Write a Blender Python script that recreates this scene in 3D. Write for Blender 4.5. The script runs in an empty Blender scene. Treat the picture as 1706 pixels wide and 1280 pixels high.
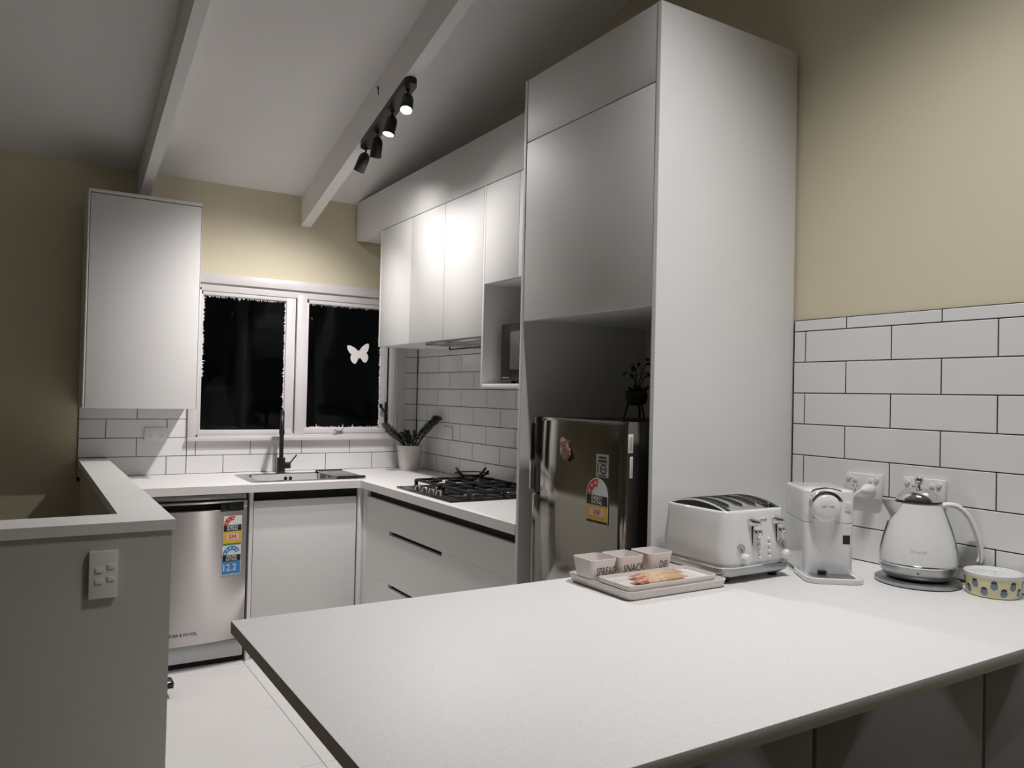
import bpy, bmesh, math, random
from mathutils import Vector, Matrix
random.seed(7)
SC = bpy.context.scene
C = SC.collection
H = 0.90            # bench height: build coordinates have z = 0 at the bench top, the floor lies at -H
YB = 2.958          # face of the tiled back wall; the right wall's tile face is x = 0

# ------------------------------------------------------------------ camera
cam_d = bpy.data.cameras.new('camera'); cam = bpy.data.objects.new('camera', cam_d); C.objects.link(cam)
F, YAW, PITCH, ROLL = 1302.08, 0.5579, 0.0149, 0.0230
cyw, syw, cp, sp = math.cos(YAW), math.sin(YAW), math.cos(PITCH), math.sin(PITCH)
fwd = Vector((syw*cp, cyw*cp, sp)); rgt = Vector((cyw, -syw, 0)); up = rgt.cross(fwd)
r2 = rgt*math.cos(ROLL) + up*math.sin(ROLL); u2 = up*math.cos(ROLL) - rgt*math.sin(ROLL)
M = Matrix((r2, u2, -fwd)).transposed().to_4x4(); M.translation = Vector((-2.1932, -1.7301, 0.4818 + H))
cam.matrix_world = M
cam_d.sensor_width = 36; cam_d.lens = F/1706*36; cam_d.clip_start = 0.05
SC.camera = cam

# ------------------------------------------------------------------ world, exposure
w = bpy.data.worlds.new('night'); SC.world = w; w.use_nodes = True
w.node_tree.nodes['Background'].inputs[0].default_value = (0.010, 0.012, 0.016, 1)
w.node_tree.nodes['Background'].inputs[1].default_value = 0.05
SC.view_settings.view_transform = 'Standard'; SC.view_settings.look = 'None'
SC.view_settings.gamma = 1; SC.view_settings.use_curve_mapping = False
SC.view_settings.exposure = 0.0
KITCHEN_W = 64.0      # watts of each spot on the kitchen track
BENCH_W = 42.0        # watts of each spot on the track above the peninsula
LAMP_COL = (1.0, 0.953, 0.940)      # warm kitchen lamps
BENCH_COL = (1.0, 0.992, 0.995)     # whiter lamps above the bench

# ------------------------------------------------------------------ materials
MATS = {}
def mat(name, col, rough=0.5, metal=0.0, spec=0.5, bump=0.0, bscale=200.0, var=0.0, vscale=6.0,
        col2=None, trans=0.0, emit=None, estr=0.0, aniso=0.0, coat=0.0, stretch=None, detail=2.0, alpha=1.0):
    m = bpy.data.materials.new(name); m.use_nodes = True; MATS[name] = m
    nt = m.node_tree; b = nt.nodes['Principled BSDF']; L = nt.links
    b.inputs['Base Color'].default_value = (*col, 1); b.inputs['Roughness'].default_value = rough
    b.inputs['Metallic'].default_value = metal; b.inputs['Specular IOR Level'].default_value = spec
    if trans: b.inputs['Transmission Weight'].default_value = trans
    if aniso: b.inputs['Anisotropic'].default_value = aniso
    if coat: b.inputs['Coat Weight'].default_value = coat; b.inputs['Coat Roughness'].default_value = .05
    if emit: b.inputs['Emission Color'].default_value = (*emit, 1); b.inputs['Emission Strength'].default_value = estr
    if var or bump:
        tc = nt.nodes.new('ShaderNodeTexCoord'); mp = nt.nodes.new('ShaderNodeMapping'); L.new(tc.outputs['Object'], mp.inputs[0])
        if stretch: mp.inputs['Scale'].default_value = stretch
    if var:
        n = nt.nodes.new('ShaderNodeTexNoise'); n.inputs['Scale'].default_value = vscale; n.inputs['Detail'].default_value = detail
        L.new(mp.outputs[0], n.inputs['Vector'])
        r = nt.nodes.new('ShaderNodeMix'); r.data_type = 'RGBA'
        c2 = col2 or tuple(max(0, c*(1-var)) for c in col)
        r.inputs['A'].default_value = (*c2, 1); r.inputs['B'].default_value = (*col, 1)
        rp = nt.nodes.new('ShaderNodeValToRGB'); rp.color_ramp.elements[0].position = .35; rp.color_ramp.elements[1].position = .6
        L.new(n.outputs['Fac'], rp.inputs[0]); L.new(rp.outputs[0], r.inputs['Factor']); L.new(r.outputs['Result'], b.inputs['Base Color'])
    if bump:
        n2 = nt.nodes.new('ShaderNodeTexNoise'); n2.inputs['Scale'].default_value = bscale; L.new(mp.outputs[0], n2.inputs['Vector'])
        bp = nt.nodes.new('ShaderNodeBump'); bp.inputs['Strength'].default_value = bump; bp.inputs['Distance'].default_value = .002
        L.new(n2.outputs['Fac'], bp.inputs['Height']); L.new(bp.outputs[0], b.inputs['Normal'])
    return m
mat('cream_paint', (.71, .65, .48), .6, bump=.08, bscale=120, var=.03, vscale=2)
mat('ceiling_paint', (.86, .845, .835), .7, bump=.08, bscale=90, var=.02, vscale=3)
mat('trim_paint', (.68, .66, .66), .35, var=.03, vscale=9, bump=.05, bscale=60)
mat('grey_paint', (.56, .55, .50), .6, bump=.08, bscale=120, var=.03, vscale=3)
mat('cap_paint', (.80, .80, .78), .35, var=.02, vscale=4)
mat('laminate', (.78, .775, .765), .55, spec=.16, var=.015, vscale=3)
mat('laminate_inside', (.70, .70, .69), .45, var=.02, vscale=3)
mat('stone', (.80, .79, .78), .5, spec=.22, var=.08, vscale=260, detail=3)
mat('tile_glaze', (.80, .795, .79), .12, bump=.06, bscale=7, var=.012, vscale=5)
mat('grout', (.035, .034, .036), .85, bump=.2, bscale=300, var=.2, vscale=40)
mat('floor_tile', (.76, .75, .74), .4, spec=.3, var=.03, vscale=4, bump=.03, bscale=40)
mat('floor_grout', (.62, .61, .59), .8, var=.1, vscale=30)
mat('floor_dark', (.20, .16, .12), .6, var=.2, vscale=4)
mat('steel', (.50, .475, .465), .33, 1.0, aniso=1.0, var=.05, vscale=2)
mat('steel_plain', (.48, .475, .47), .26, 1.0, var=.05, vscale=20)
mat('steel_fridge', (.33, .315, .285), .10, 1.0, var=.06, vscale=4, bump=.015, bscale=40, stretch=(1, 60, 1))
mat('chrome', (.78, .78, .79), .07, 1.0, var=.02, vscale=20)
_nt = MATS['steel'].node_tree; _tg = _nt.nodes.new('ShaderNodeTangent'); _tg.direction_type = 'RADIAL'; _tg.axis = 'X'
_nt.links.new(_tg.outputs[0], _nt.nodes['Principled BSDF'].inputs['Tangent'])
mat('base_steel', (.42, .43, .44), .32, 1.0, var=.04, vscale=20)
mat('black_matte', (.012, .012, .013), .42, var=.2, vscale=30)
mat('microwave_black', (.010, .011, .011), .3, spec=.2, var=.2, vscale=12)
mat('black_gloss', (.008, .009, .009), .12, var=.2, vscale=12)
mat('cast_iron', (.014, .014, .015), .5, bump=.3, bscale=250, var=.2, vscale=40)
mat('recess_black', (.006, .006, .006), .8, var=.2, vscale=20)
mat('fridge_side', (.016, .019, .019), .35, var=.15, vscale=20)
mat('appliance_white', (.80, .80, .795), .14, var=.01, vscale=6, coat=.3)
mat('plastic_white', (.80, .79, .78), .33, var=.015, vscale=8)
mat('ceramic', (.76, .70, .67), .22, var=.04, vscale=25)
mat('pot_white', (.70, .66, .65), .5, var=.03, vscale=15)
mat('soil', (.03, .022, .016), .9, var=.5, vscale=90)
mat('leaf', (.022, .045, .018), .35, var=.4, vscale=30)
mat('dark_leaf', (.020, .016, .014), .6, var=.4, vscale=60)
mat('glass', (.9, .95, .93), .0, trans=1.0, var=.01, vscale=1); MATS['glass'].node_tree.nodes['Principled BSDF'].inputs['IOR'].default_value = 1.2
mat('film_white', (.80, .79, .78), .7, var=.06, vscale=60)
mat('decal_white', (.82, .81, .80), .5, var=.02, vscale=30)
mat('lid_plastic', (.78, .78, .78), .12, var=.02, vscale=9)
mat('bowl_yellow', (.80, .74, .47), .25, var=.05, vscale=14)
mat('print_blue', (.20, .27, .36), .35, var=.25, vscale=120)
mat('print_black', (.015, .015, .015), .5, var=.2, vscale=50)
mat('print_grey', (.30, .29, .29), .5, var=.1, vscale=50)
mat('text_brown', (.10, .075, .065), .6, var=.2, vscale=200)
mat('label_white', (.75, .76, .74), .4, var=.02, vscale=60)
mat('label_grey', (.42, .43, .41), .4, var=.03, vscale=60)
mat('label_red', (.62, .05, .04), .4, var=.08, vscale=60)
mat('label_yellow', (.72, .50, .05), .4, var=.08, vscale=60)
mat('label_pink', (.80, .55, .52), .4, var=.05, vscale=60)
mat('label_green', (.10, .22, .04), .4, var=.08, vscale=60)
mat('label_blue', (.05, .25, .58), .4, var=.08, vscale=60)
mat('wrapper', (.55, .37, .20), .35, var=.5, vscale=45, col2=(.72, .54, .40))
mat('wrapper_red', (.38, .10, .065), .35, var=.5, vscale=70, col2=(.70, .42, .30))
mat('magnet_brown', (.16, .075, .055), .25, var=.6, vscale=90, col2=(.45, .30, .28))
mat('magnet_gold', (.35, .17, .06), .25, .4, var=.4, vscale=90)
mat('lamp_glow', (1, 1, 1), .5, emit=(1.0, .97, .94), estr=26.0, var=.01)
mat('lamp_dark_lens', (.55, .55, .55), .2, emit=(1.0, .97, .94), estr=3.0, var=.01)
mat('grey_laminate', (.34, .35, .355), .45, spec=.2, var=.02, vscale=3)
mat('micro_window', (.10, .098, .095), .3, spec=.25, var=.1, vscale=30)

# ------------------------------------------------------------------ mesh helpers
def B(): return bmesh.new()
def box(bm, x0, x1, y0, y1, z0, z1):
    v = [bm.verts.new(p) for p in ((x0,y0,z0),(x1,y0,z0),(x1,y1,z0),(x0,y1,z0),(x0,y0,z1),(x1,y0,z1),(x1,y1,z1),(x0,y1,z1))]
    for f in ((0,3,2,1),(4,5,6,7),(0,1,5,4),(1,2,6,5),(2,3,7,6),(3,0,4,7)): bm.faces.new([v[i] for i in f])
    return v
def rbox(x0, x1, y0, y1, z0, z1, r=.002, seg=2, bm=None):
    b2 = B(); box(b2, x0, x1, y0, y1, z0, z1)
    r = min(r, .49*min(abs(x1-x0), abs(y1-y0), abs(z1-z0)))
    bmesh.ops.bevel(b2, geom=b2.edges[:], offset=r, segments=seg, affect='EDGES', profile=.5)
    if bm is None: return b2
    merge(bm, b2); return bm
def merge(bm, b2, T=None):
    mp = {}
    for v in b2.verts: mp[v] = bm.verts.new(T @ v.co if T else v.co)
    for f in b2.faces:
        try: nf = bm.faces.new([mp[v] for v in f.verts]); nf.material_index = f.material_index
        except ValueError: pass
    b2.free()
def loft(bm, rings, cap0=True, cap1=True, closed=True):
    vr = [[bm.verts.new(p) for p in r] for r in rings]; n = len(vr[0])
    for a, b in zip(vr, vr[1:]):
        for i in range(n if closed else n-1):
            j = (i+1) % n; bm.faces.new((a[i], a[j], b[j], b[i]))
    if cap0: bm.faces.new(vr[0][::-1])
    if cap1: bm.faces.new(vr[-1])
    return vr
def circ(r, z, n=24, cx=0, cy=0, a0=0):
    return [(cx+r*math.cos(a0+2*math.pi*i/n), cy+r*math.sin(a0+2*math.pi*i/n), z) for i in range(n)]
def lathe(bm, prof, n=24, cx=0, cy=0, cap0=True, cap1=True):
    return loft(bm, [circ(max(r, 1e-4), z, n, cx, cy) for r, z in prof], cap0, cap1)
def rrect(wd, dp, r, z, k=4, cx=0, cy=0):
    pts = []; r = min(r, wd/2-1e-4, dp/2-1e-4)
    for (sx, sy, a) in ((1,1,0),(-1,1,90),(-1,-1,180),(1,-1,270)):
        for i in range(k+1):
            t = math.radians(a+90*i/k); pts.append((cx+sx*(wd/2-r)+r*math.cos(t), cy+sy*(dp/2-r)+r*math.sin(t), z))
    return pts
def tube(bm, pts, r, n=8, cap=True):
    pts = [Vector(p) for p in pts]; rs = r if isinstance(r, (list, tuple)) else [r]*len(pts)
    t0 = (pts[1]-pts[0]).normalized(); a = Vector((0,0,1)) if abs(t0.z) < .9 else Vector((1,0,0)); nrm = t0.cross(a).normalized(); rings = []
    for i, p in enumerate(pts):
        t = (pts[min(i+1, len(pts)-1)]-pts[max(i-1, 0)]).normalized()
        nrm = (nrm - t*nrm.dot(t)).normalized(); bn = t.cross(nrm)
        rings.append([p + nrm*rs[i]*math.cos(2*math.pi*k/n) + bn*rs[i]*math.sin(2*math.pi*k/n) for k in range(n)])
    loft(bm, rings, cap, cap)
def prism(bm, poly, z0, z1):
    loft(bm, [[(x, y, z0) for x, y in poly], [(x, y, z1) for x, y in poly]])
def arc(cx, cy, r, a0, a1, n=10):
    return [(cx+r*math.cos(math.radians(a0+(a1-a0)*i/n)), cy+r*math.sin(math.radians(a0+(a1-a0)*i/n))) for i in range(n+1)]
def smoothpath(pts, n=6):
    pts = [Vector(p) for p in pts]; out = []
    for i in range(len(pts)-1):
        p0 = pts[max(i-1, 0)]; p1 = pts[i]; p2 = pts[i+1]; p3 = pts[min(i+2, len(pts)-1)]
        for k in range(n):
            t = k/n; out.append(.5*((2*p1)+(p2-p0)*t+(2*p0-5*p1+4*p2-p3)*t*t+(3*p1-p0-3*p2+p3)*t**3))
    out.append(pts[-1]); return out
def cells(bm, xs, ys, mask, z0, z1):
    """a slab made of grid cells, with faces only on its outside"""
    vd = {}
    def V(i, j, k):
        if (i, j, k) not in vd: vd[i, j, k] = bm.verts.new((xs[i], ys[j], z1 if k else z0))
        return vd[i, j, k]
    on = lambda i, j: 0 <= i < len(xs)-1 and 0 <= j < len(ys)-1 and mask(i, j)
    for i in range(len(xs)-1):
        for j in range(len(ys)-1):
            if not on(i, j): continue
            bm.faces.new((V(i,j,1), V(i+1,j,1), V(i+1,j+1,1), V(i,j+1,1))); bm.faces.new((V(i,j,0), V(i,j+1,0), V(i+1,j+1,0), V(i+1,j,0)))
            if not on(i, j-1): bm.faces.new((V(i,j,0), V(i+1,j,0), V(i+1,j,1), V(i,j,1)))
            if not on(i, j+1): bm.faces.new((V(i+1,j+1,0), V(i,j+1,0), V(i,j+1,1), V(i+1,j+1,1)))
            if not on(i-1, j): bm.faces.new((V(i,j+1,0), V(i,j,0), V(i,j,1), V(i,j+1,1)))
            if not on(i+1, j): bm.faces.new((V(i+1,j,0), V(i+1,j+1,0), V(i+1,j+1,1), V(i+1,j,1)))
def mesh_of(name, bm, mats, angle=35):
    bmesh.ops.recalc_face_normals(bm, faces=bm.faces[:])
    me = bpy.data.meshes.new(name); bm.to_mesh(me); bm.free()
    for m in (mats if isinstance(mats, (list, tuple)) else [mats]): me.materials.append(MATS[m])
    me.shade_smooth(); me.set_sharp_from_angle(angle=math.radians(angle))
    return me
UP = Vector((0, 0, H))
def base_of(o):
    v = Vector((0,0,0))
    while o is not None: v += o.location; o = o.parent
    return v
def obj(name, bm, mats, parent=None, room=True, loc=None, angle=35, bevel=0):
    """links bm as one mesh object. room=True: its coordinates are the room's; False: its parent's"""
    if bevel:
        bmesh.ops.bevel(bm, geom=[e for e in bm.edges if len(e.link_faces) == 2 and e.calc_face_angle(0) > .5], offset=bevel, segments=2, affect='EDGES')
    if room:
        sh = UP - base_of(parent)
        for v in bm.verts: v.co += sh
        if parent is None:           # put the origin at the middle of the base
            xs = [v.co.x for v in bm.verts]; ys = [v.co.y for v in bm.verts]; zs = [v.co.z for v in bm.verts]
            o3 = Vector(((min(xs)+max(xs))/2, (min(ys)+max(ys))/2, min(zs)))
            for v in bm.verts: v.co -= o3
    me = mesh_of(name, bm, mats, angle); o = bpy.data.objects.new(name, me); C.objects.link(o)
    if parent is not None: o.parent = parent
    elif room: o.location = o3
    if loc is not None: o.location = loc
    return o
def tag(o, label, cat, group=None, kind=None):
    o['label'] = label; o['category'] = cat
    if group: o['group'] = group
    if kind: o['kind'] = kind
    return o
def thing(name, label, cat, loc, rz=0, group=None):
    """an Empty at the thing's base; loc in room coordinates (z = 0 at the bench top)"""
    o = bpy.data.objects.new(name, None); C.objects.link(o); o.empty_display_size = .05
    o.location = Vector(loc)+UP; o.rotation_euler = (0, 0, rz)
    return tag(o, label, cat, group)
def copy_tree(o, parent=None):
    c = o.copy(); C.objects.link(c)
    if parent is not None: c.parent = parent
    for ch in [x for x in bpy.data.objects if x.parent == o]: copy_tree(ch, c)
    return c
def structure(o): o['kind'] = 'structure'; return o
def text_bm(s, size, depth=.0004, xscale=1.0, bold=0.0, align='CENTER'):
    cu = bpy.data.curves.new('t', 'FONT'); cu.body = s; cu.size = size; cu.extrude = depth; cu.align_x = align; cu.align_y = 'CENTER'; cu.offset = bold; cu.resolution_u = 2
    o = bpy.data.objects.new('t', cu); C.objects.link(o); dg = bpy.context.evaluated_depsgraph_get(); dg.update()
    me = bpy.data.meshes.new_from_object(o.evaluated_get(dg)); bpy.data.objects.remove(o); bpy.data.curves.remove(cu)
    bm = B(); bm.from_mesh(me); bpy.data.meshes.remove(me)
    for v in bm.verts: v.co.x *= xscale
    return bm
def put(bm, T):
    for v in bm.verts: v.co = T @ v.co
    return bm
def frame(origin, xax, yax):
    """matrix taking local x, y (flat print) to room axes; z is the outward normal"""
    x = Vector(xax).normalized(); y = Vector(yax).normalized(); z = x.cross(y)
    m = Matrix((x, y, z)).transposed().to_4x4(); m.translation = Vector(origin); return m
def printed(T, pieces):
    """flat print: list of (polygon or bmesh, layer, material index) -> one bmesh"""
    bm = B()
    for shape, lay, mi in pieces:
        if isinstance(shape, bmesh.types.BMesh):
            for v in shape.verts: v.co.z = v.co.z*.3 + .0004*lay
            for f in shape.faces: f.material_index = mi
            merge(bm, shape)
        else:
            b2 = B(); prism(b2, shape, 0.0004*(lay-1), .0004*lay)
            for f in b2.faces: f.material_index = mi
            merge(bm, b2)
    return put(bm, T)
def rect(x0, x1, y0, y1): return [(x0,y0),(x1,y0),(x1,y1),(x0,y1)]

# ------------------------------------------------------------------ the room
SLOPE = .27
def ceil_z(y): return 1.664 + SLOPE*(YB-y)
RIDGE = -1.6
WX0, WX1, WZ0, WZ1 = -1.385, -.185, .20, 1.10     # window opening in the back wall

# floor
bm = B(); box(bm, -5.4, .2, -4.4, YB+.2, -H-.12, -H-.006)
floor = structure(obj('floor', bm, 'floor_grout'))
FX, FY, FT = -1.21, 1.712, .60
def chamfer_tile(x0, x1, y0, y1, t, c=.0015):
    b = B(); loft(b, [[(x0,y0,-t),(x1,y0,-t),(x1,y1,-t),(x0,y1,-t)], [(x0,y0,-c),(x1,y0,-c),(x1,y1,-c),(x0,y1,-c)], [(x0+c,y0+c,0),(x1-c,y0+c,0),(x1-c,y1-c,0),(x0+c,y1-c,0)]]); return b
g = .0012
fme = mesh_of('tile', chamfer_tile(g, FT-g, g, FT-g, .008), 'floor_tile')
for i in range(-1, 3):
    for j in range(-4, 3):
        o = bpy.data.objects.new('tile', fme); C.objects.link(o); o.parent = floor
        o.location = Vector((FX+i*FT, FY+j*FT, 0)) - floor.location
        if FX+(i+1)*FT > .2: o.scale.x = (.0-(FX+i*FT))/FT
        if FY+(j+1)*FT > YB: o.scale.y = (YB-(FY+j*FT))/FT
bm = B(); box(bm, -5.3, FX-FT-.002, -4.3, 2.95, -H-.006, -H); box(bm, FX-FT-.002, 0, -4.3, FY-4*FT-.002, -H-.006, -H)
obj('floor_boards', bm, 'floor_dark', floor)  # unseen dark floor, brought up to the bench to cut bounce on its edges

# walls
bm = B(); cells(bm, [-5.4, WX0, WX1, .2], [-H-.1, WZ0, WZ1, 2.2], lambda i, j: not (i == 1 and j == 1), 0, .16)
put(bm, Matrix(((1,0,0,0),(0,0,1,YB+.008),(0,1,0,0),(0,0,0,1))))
wall_back = structure(obj('wall_back', bm, 'cream_paint'))
bm = B(); box(bm, .008, .2, -4.4, YB+.16, -H-.1, 4.0); wall_right = structure(obj('wall_right', bm, 'cream_paint'))
bm = B(); box(bm, -5.4, -5.25, -4.4, YB+.1, -H-.1, 4.0); structure(obj('wall_left', bm, 'cream_paint'))
bm = B(); box(bm, -5.3, .1, -4.5, -4.35, -H-.1, 4.0); structure(obj('wall_rear', bm, 'cream_paint'))
# ceiling: one slope rising from the back wall to a ridge behind the bench, then down again
bm = B()
ridge_z = ceil_z(RIDGE)
for ya, za, yb_, zb in ((YB+.2, ceil_z(YB+.2), RIDGE, ridge_z), (RIDGE, ridge_z, -4.5, ridge_z-.27*2.9)):
    v = [bm.verts.new(p) for p in ((-5.4,ya,za),(.2,ya,za),(.2,yb_,zb),(-5.4,yb_,zb),(-5.4,ya,za+.12),(.2,ya,za+.12),(.2,yb_,zb+.12),(-5.4,yb_,zb+.12))]
    for f in ((0,3,2,1),(4,5,6,7),(0,1,5,4),(1,2,6,5),(2,3,7,6),(3,0,4,7)): bm.faces.new([v[i] for i in f])
ceiling = structure(obj('ceiling', bm, 'ceiling_paint'))
BH = .182
for xa, xb in ((-.797, -.737), (-1.697, -1.645), (-2.60, -2.545), (-3.5, -3.445)):
    bm = B(); v = []
    for y in (YB+.05, RIDGE):
        for x, dz in ((xa, .02), (xb, .02), (xb, -BH), (xa, -BH)): v.append(bm.verts.new((x, y, ceil_z(y)+dz)))
    for f in ((0,1,2,3),(7,6,5,4),(0,4,5,1),(1,5,6,2),(2,6,7,3),(3,7,4,0)): bm.faces.new([v[i] for i in f])
    obj('beam', bm, 'ceiling_paint', ceiling, bevel=.002)

bm = B(); tube(bm, smoothpath([(-.798, 1.765, 1.925), (-.804, 1.762, 1.938), (-.810, 1.757, 1.930), (-.805, 1.754, 1.912), (-.806, 1.752, 1.896)], 5), .0022, 6); obj('wire_stub', bm, 'black_matte', ceiling)

# half wall, L-shaped, with its cap
bm = B(); cells(bm, [-5.3, -1.932, -1.815], [.732, .868, YB+.02], lambda i, j: not (i == 0 and j == 1), -H-.01, .07)
half = structure(obj('wall_divider', bm, 'grey_paint'))
bm = B(); cells(bm, [-5.3, -1.945, -1.808], [.719, .885, YB-.001], lambda i, j: not (i == 0 and j == 1), .07, .10)
obj('wall_cap', bm, 'cap_paint', half, bevel=.002)

# wall tiles: rows of 300 x 100 on a 302.5 x 102.5 grid
P, Q, TG, TT = .1025, .3025, .0017, .008
TCACHE = {}
def tile_area(parent, T, u0, u1, v0, v1, joint, skip=None):
    """T maps (u, v, out) to room; joint(row) gives u of one joint in that row"""
    r = 0
    while r*P < v1-.004:
        a, b = max(r*P, v0), min((r+1)*P, v1)
        if b-a > .006:
            j = joint(r); k = math.floor((u0-j)/Q)
            while j+k*Q < u1-.004:
                c, d = max(j+k*Q, u0), min(j+(k+1)*Q, u1); k += 1
                if d-c < .006: continue
                key = (round(d-c, 4), round(b-a, 4), id(T))
                if key not in TCACHE:
                    bm = chamfer_tile(TG, d-c-TG, TG, b-a-TG, TT-.001, .0012)
                    TCACHE[key] = mesh_of('tile', put(bm, T.to_3x3().to_4x4()), 'tile_glaze', 25)
                o = bpy.data.objects.new('tile', TCACHE[key]); C.objects.link(o); o.parent = parent
                o.location = (T @ Vector((c, a, 0))) + UP - parent.location
        r += 1
TB = frame((0, YB, 0), (1,0,0), (0,0,1))                       # back wall: u = x, v = z, out = -y
TR = frame((0, 0, 0), (0,-1,0), (0,0,1))                       # right wall: u = -y, v = z, out = -x
x0 = -1.5149
jb = lambda r: x0 if r % 2 == 0 else x0+Q/2
tile_area(wall_back, TB, -1.946, -1.411, 0, .40, jb)
tile_area(wall_back, TB, -1.411, -.0915, 0, .184, jb)
tile_area(wall_back, TB, -.0915, -.002, 0, .80, jb)
jk = lambda r: -(YB-.1545) if r % 2 == 1 else -(YB-.1545)+Q/2
tile_area(wall_right, TR, -YB, -.76, 0, .80, jk)
jn = lambda r: .198 if r % 2 == 1 else .198+Q/2
tile_area(wall_right, TR, 0.002, 1.35, 0, .755, jn)
def grout(parent, bx): b = B(); box(b, *bx); return obj('grout', b, 'grout', parent)
grout(wall_back, (-1.947, -.0, YB+.0014, YB+.009, -.02, .19)); grout(wall_back, (-1.947, -1.40, YB+.0014, YB+.009, .18, .40)); grout(wall_back, (-.10, 0, YB+.0014, YB+.009, .18, .80))
grout(wall_right, (.0014, .009, .75, YB+.005, -.02, .80)); grout(wall_right, (.0014, .009, -1.352, .0, -.02, .756))

# window
win = structure(thing('window_1', 'white timber kitchen window with two dark panes above the sink', 'window', (-.785, YB, WZ0)))
del win['category']
def wb(name, x0, x1, z0, z1, y0, y1, m='trim_paint', bev=.003): return obj(name, rbox(x0, x1, YB+y0, YB+y1, z0, z1, bev), m, win)
wb('architrave', -1.411, -.092, 1.085, 1.140, -.016, .012)
wb('architrave', -1.411, -1.366, .208, 1.085, -.016, .012)
wb('architrave', -.178, -.092, .208, 1.085, -.016, .012)
wb('architrave_bead', -.160, -.146, .208, 1.085, -.021, -.014)
wb('window_sill', -1.413, -.090, .184, .208, -.034, .06)
wb('frame_head', -1.37, -.175, 1.04, 1.10, .004, .12)
wb('frame_jamb', -1.37, -1.352, .205, 1.06, .004, .12); wb('frame_jamb', -.199, -.178, .205, 1.06, .0, .12)
wb('frame_sill', -1.37, -.175, .205, .222, .004, .12)
wb('mullion', -.806, -.748, .205, 1.06, -.004, .12)
# fixed left light and the opening right sash
wb('sash_rail', -1.352, -.822, 1.018, 1.045, .012, .05); wb('sash_rail', -1.352, -.822, .218, .247, .002, .05)
wb('sash_stile', -1.352, -1.340, .22, 1.04, .012, .05); wb('sash_stile', -.868, -.812, .22, 1.04, .010, .05)
wb('sash_rail', -.745, -.212, 1.016, 1.045, .012, .05); wb('sash_rail', -.745, -.212, .224, .256, .010, .05)
wb('sash_stile', -.745, -.730, .224, 1.04, .012, .05); wb('sash_stile', -.252, -.212, .224, 1.04, .006, .05)
wb('sash_gap', -.2105, -.2005, .30, 1.03, .012, .05, 'recess_black', .001)
for a, b, c, d in ((-1.345, -.860, .24, 1.03), (-.735, -.245, .25, 1.03)): wb('pane', a, b, c, d, .026, .030, 'glass', .0005)
# ragged leftovers of white paint and film along the glass edges
def ragged(p0, p1, inward, wmin, wmax, n):
    bm = B(); p0 = Vector(p0); p1 = Vector(p1); inward = Vector(inward); rings = []
    for i in range(n+1):
        t = i/n; q = p0.lerp(p1, t); wd = 1.35*random.uniform(wmin, wmax)*(1 if i % 2 else .35)
        if random.random() < .10: wd *= 1.8
        rings.append([q, q+inward*wd, q+inward*wd+Vector((0,-.0012,0)), q+Vector((0,-.0012,0))])
    loft(bm, rings); return bm
gy = YB+.0256
for p0, p1, n_, a, b, k in (((-1.341,gy,1.02),(-.866,gy,1.02),(0,0,-1),.004,.014,90), ((-1.341,gy,.55),(-1.341,gy,1.02),(1,0,0),.002,.012,80), ((-.867,gy,.30),(-.867,gy,1.02),(-1,0,0),.003,.011,110),
        ((-.731,gy,1.018),(-.25,gy,1.018),(0,0,-1),.002,.010,90), ((-.731,gy,.255),(-.25,gy,.255),(0,0,1),.003,.012,80), ((-.251,gy,.255),(-.251,gy,1.018),(-1,0,0),.003,.014,120)):
    obj('film_edge', ragged(p0, p1, n_, a, b, int(k*1.5)), 'film_white', win)
# catch on the bottom rail and the black fastener on the right stile
bm = B(); rbox(-.545, -.505, YB-.004, YB+.008, .229, .239, .002, 2, bm); tube(bm, [(-.535, YB-.006, .236), (-.555, YB-.012, .244), (-.565, YB-.014, .238)], [.005,.004,.003], 8); tube(bm, [(-.515, YB-.004, .236), (-.500, YB-.010, .258)], .003, 8)
obj('window_catch', bm, 'steel_plain', win)
bm = B(); rbox(-.228, -.216, YB-.010, YB+.004, .29, .42, .003, 2, bm); tube(bm, [(-.222, YB-.012, .345), (-.245, YB-.026, .37), (-.266, YB-.028, .395)], [.008,.007,.010], 8); rbox(-.275, -.255, YB-.036, YB-.022, .385, .410, .003, 2, bm); rbox(-.231, -.213, YB-.02, YB-.004, .325, .36, .003, 2, bm)
obj('fastener', bm, 'black_matte', win)

# ------------------------------------------------------------------ butterfly on the glass
right_half = [(0,.030),(.006,.034),(.020,.052),(.040,.066),(.056,.070),(.060,.060),(.058,.044),(.050,.024),(.040,.012),(.046,.004),(.049,-.010),(.046,-.026),(.036,-.042),(.026,-.046),(.016,-.036),(.008,-.018),(.003,-.010),(0,-.022)]
poly = right_half + [(-x, y) for x, y in reversed(right_half[1:-1])]
bm = B(); prism(bm, [(x*1.22, y*1.04) for x, y in poly], 0, .001)
T = frame((-.398, YB+.0255, .712), (1,0,0), (0,0,1)) @ Matrix.Rotation(math.radians(8), 4, 'Z') @ Matrix.Rotation(math.radians(0), 4, 'X')
bf = obj('butterfly_decal', put(bm, T), 'decal_white'); tag(bf, 'white butterfly decal stuck on the right window pane', 'decal')

# ------------------------------------------------------------------ bench, base cabinets
bm = B(); cells(bm, [-1.809, -1.128, -.660, -.622, -.001], [.745, 2.328, 2.445, 2.775, YB-.0005], lambda i, j: (j >= 1 or i == 3) and not (i == 1 and j == 2), -.040, 0)
ct = obj('countertop', bm, 'stone'); tag(ct, 'white stone worktop running under the window and along the hob wall', 'worktop')
KICK = -.80
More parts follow.
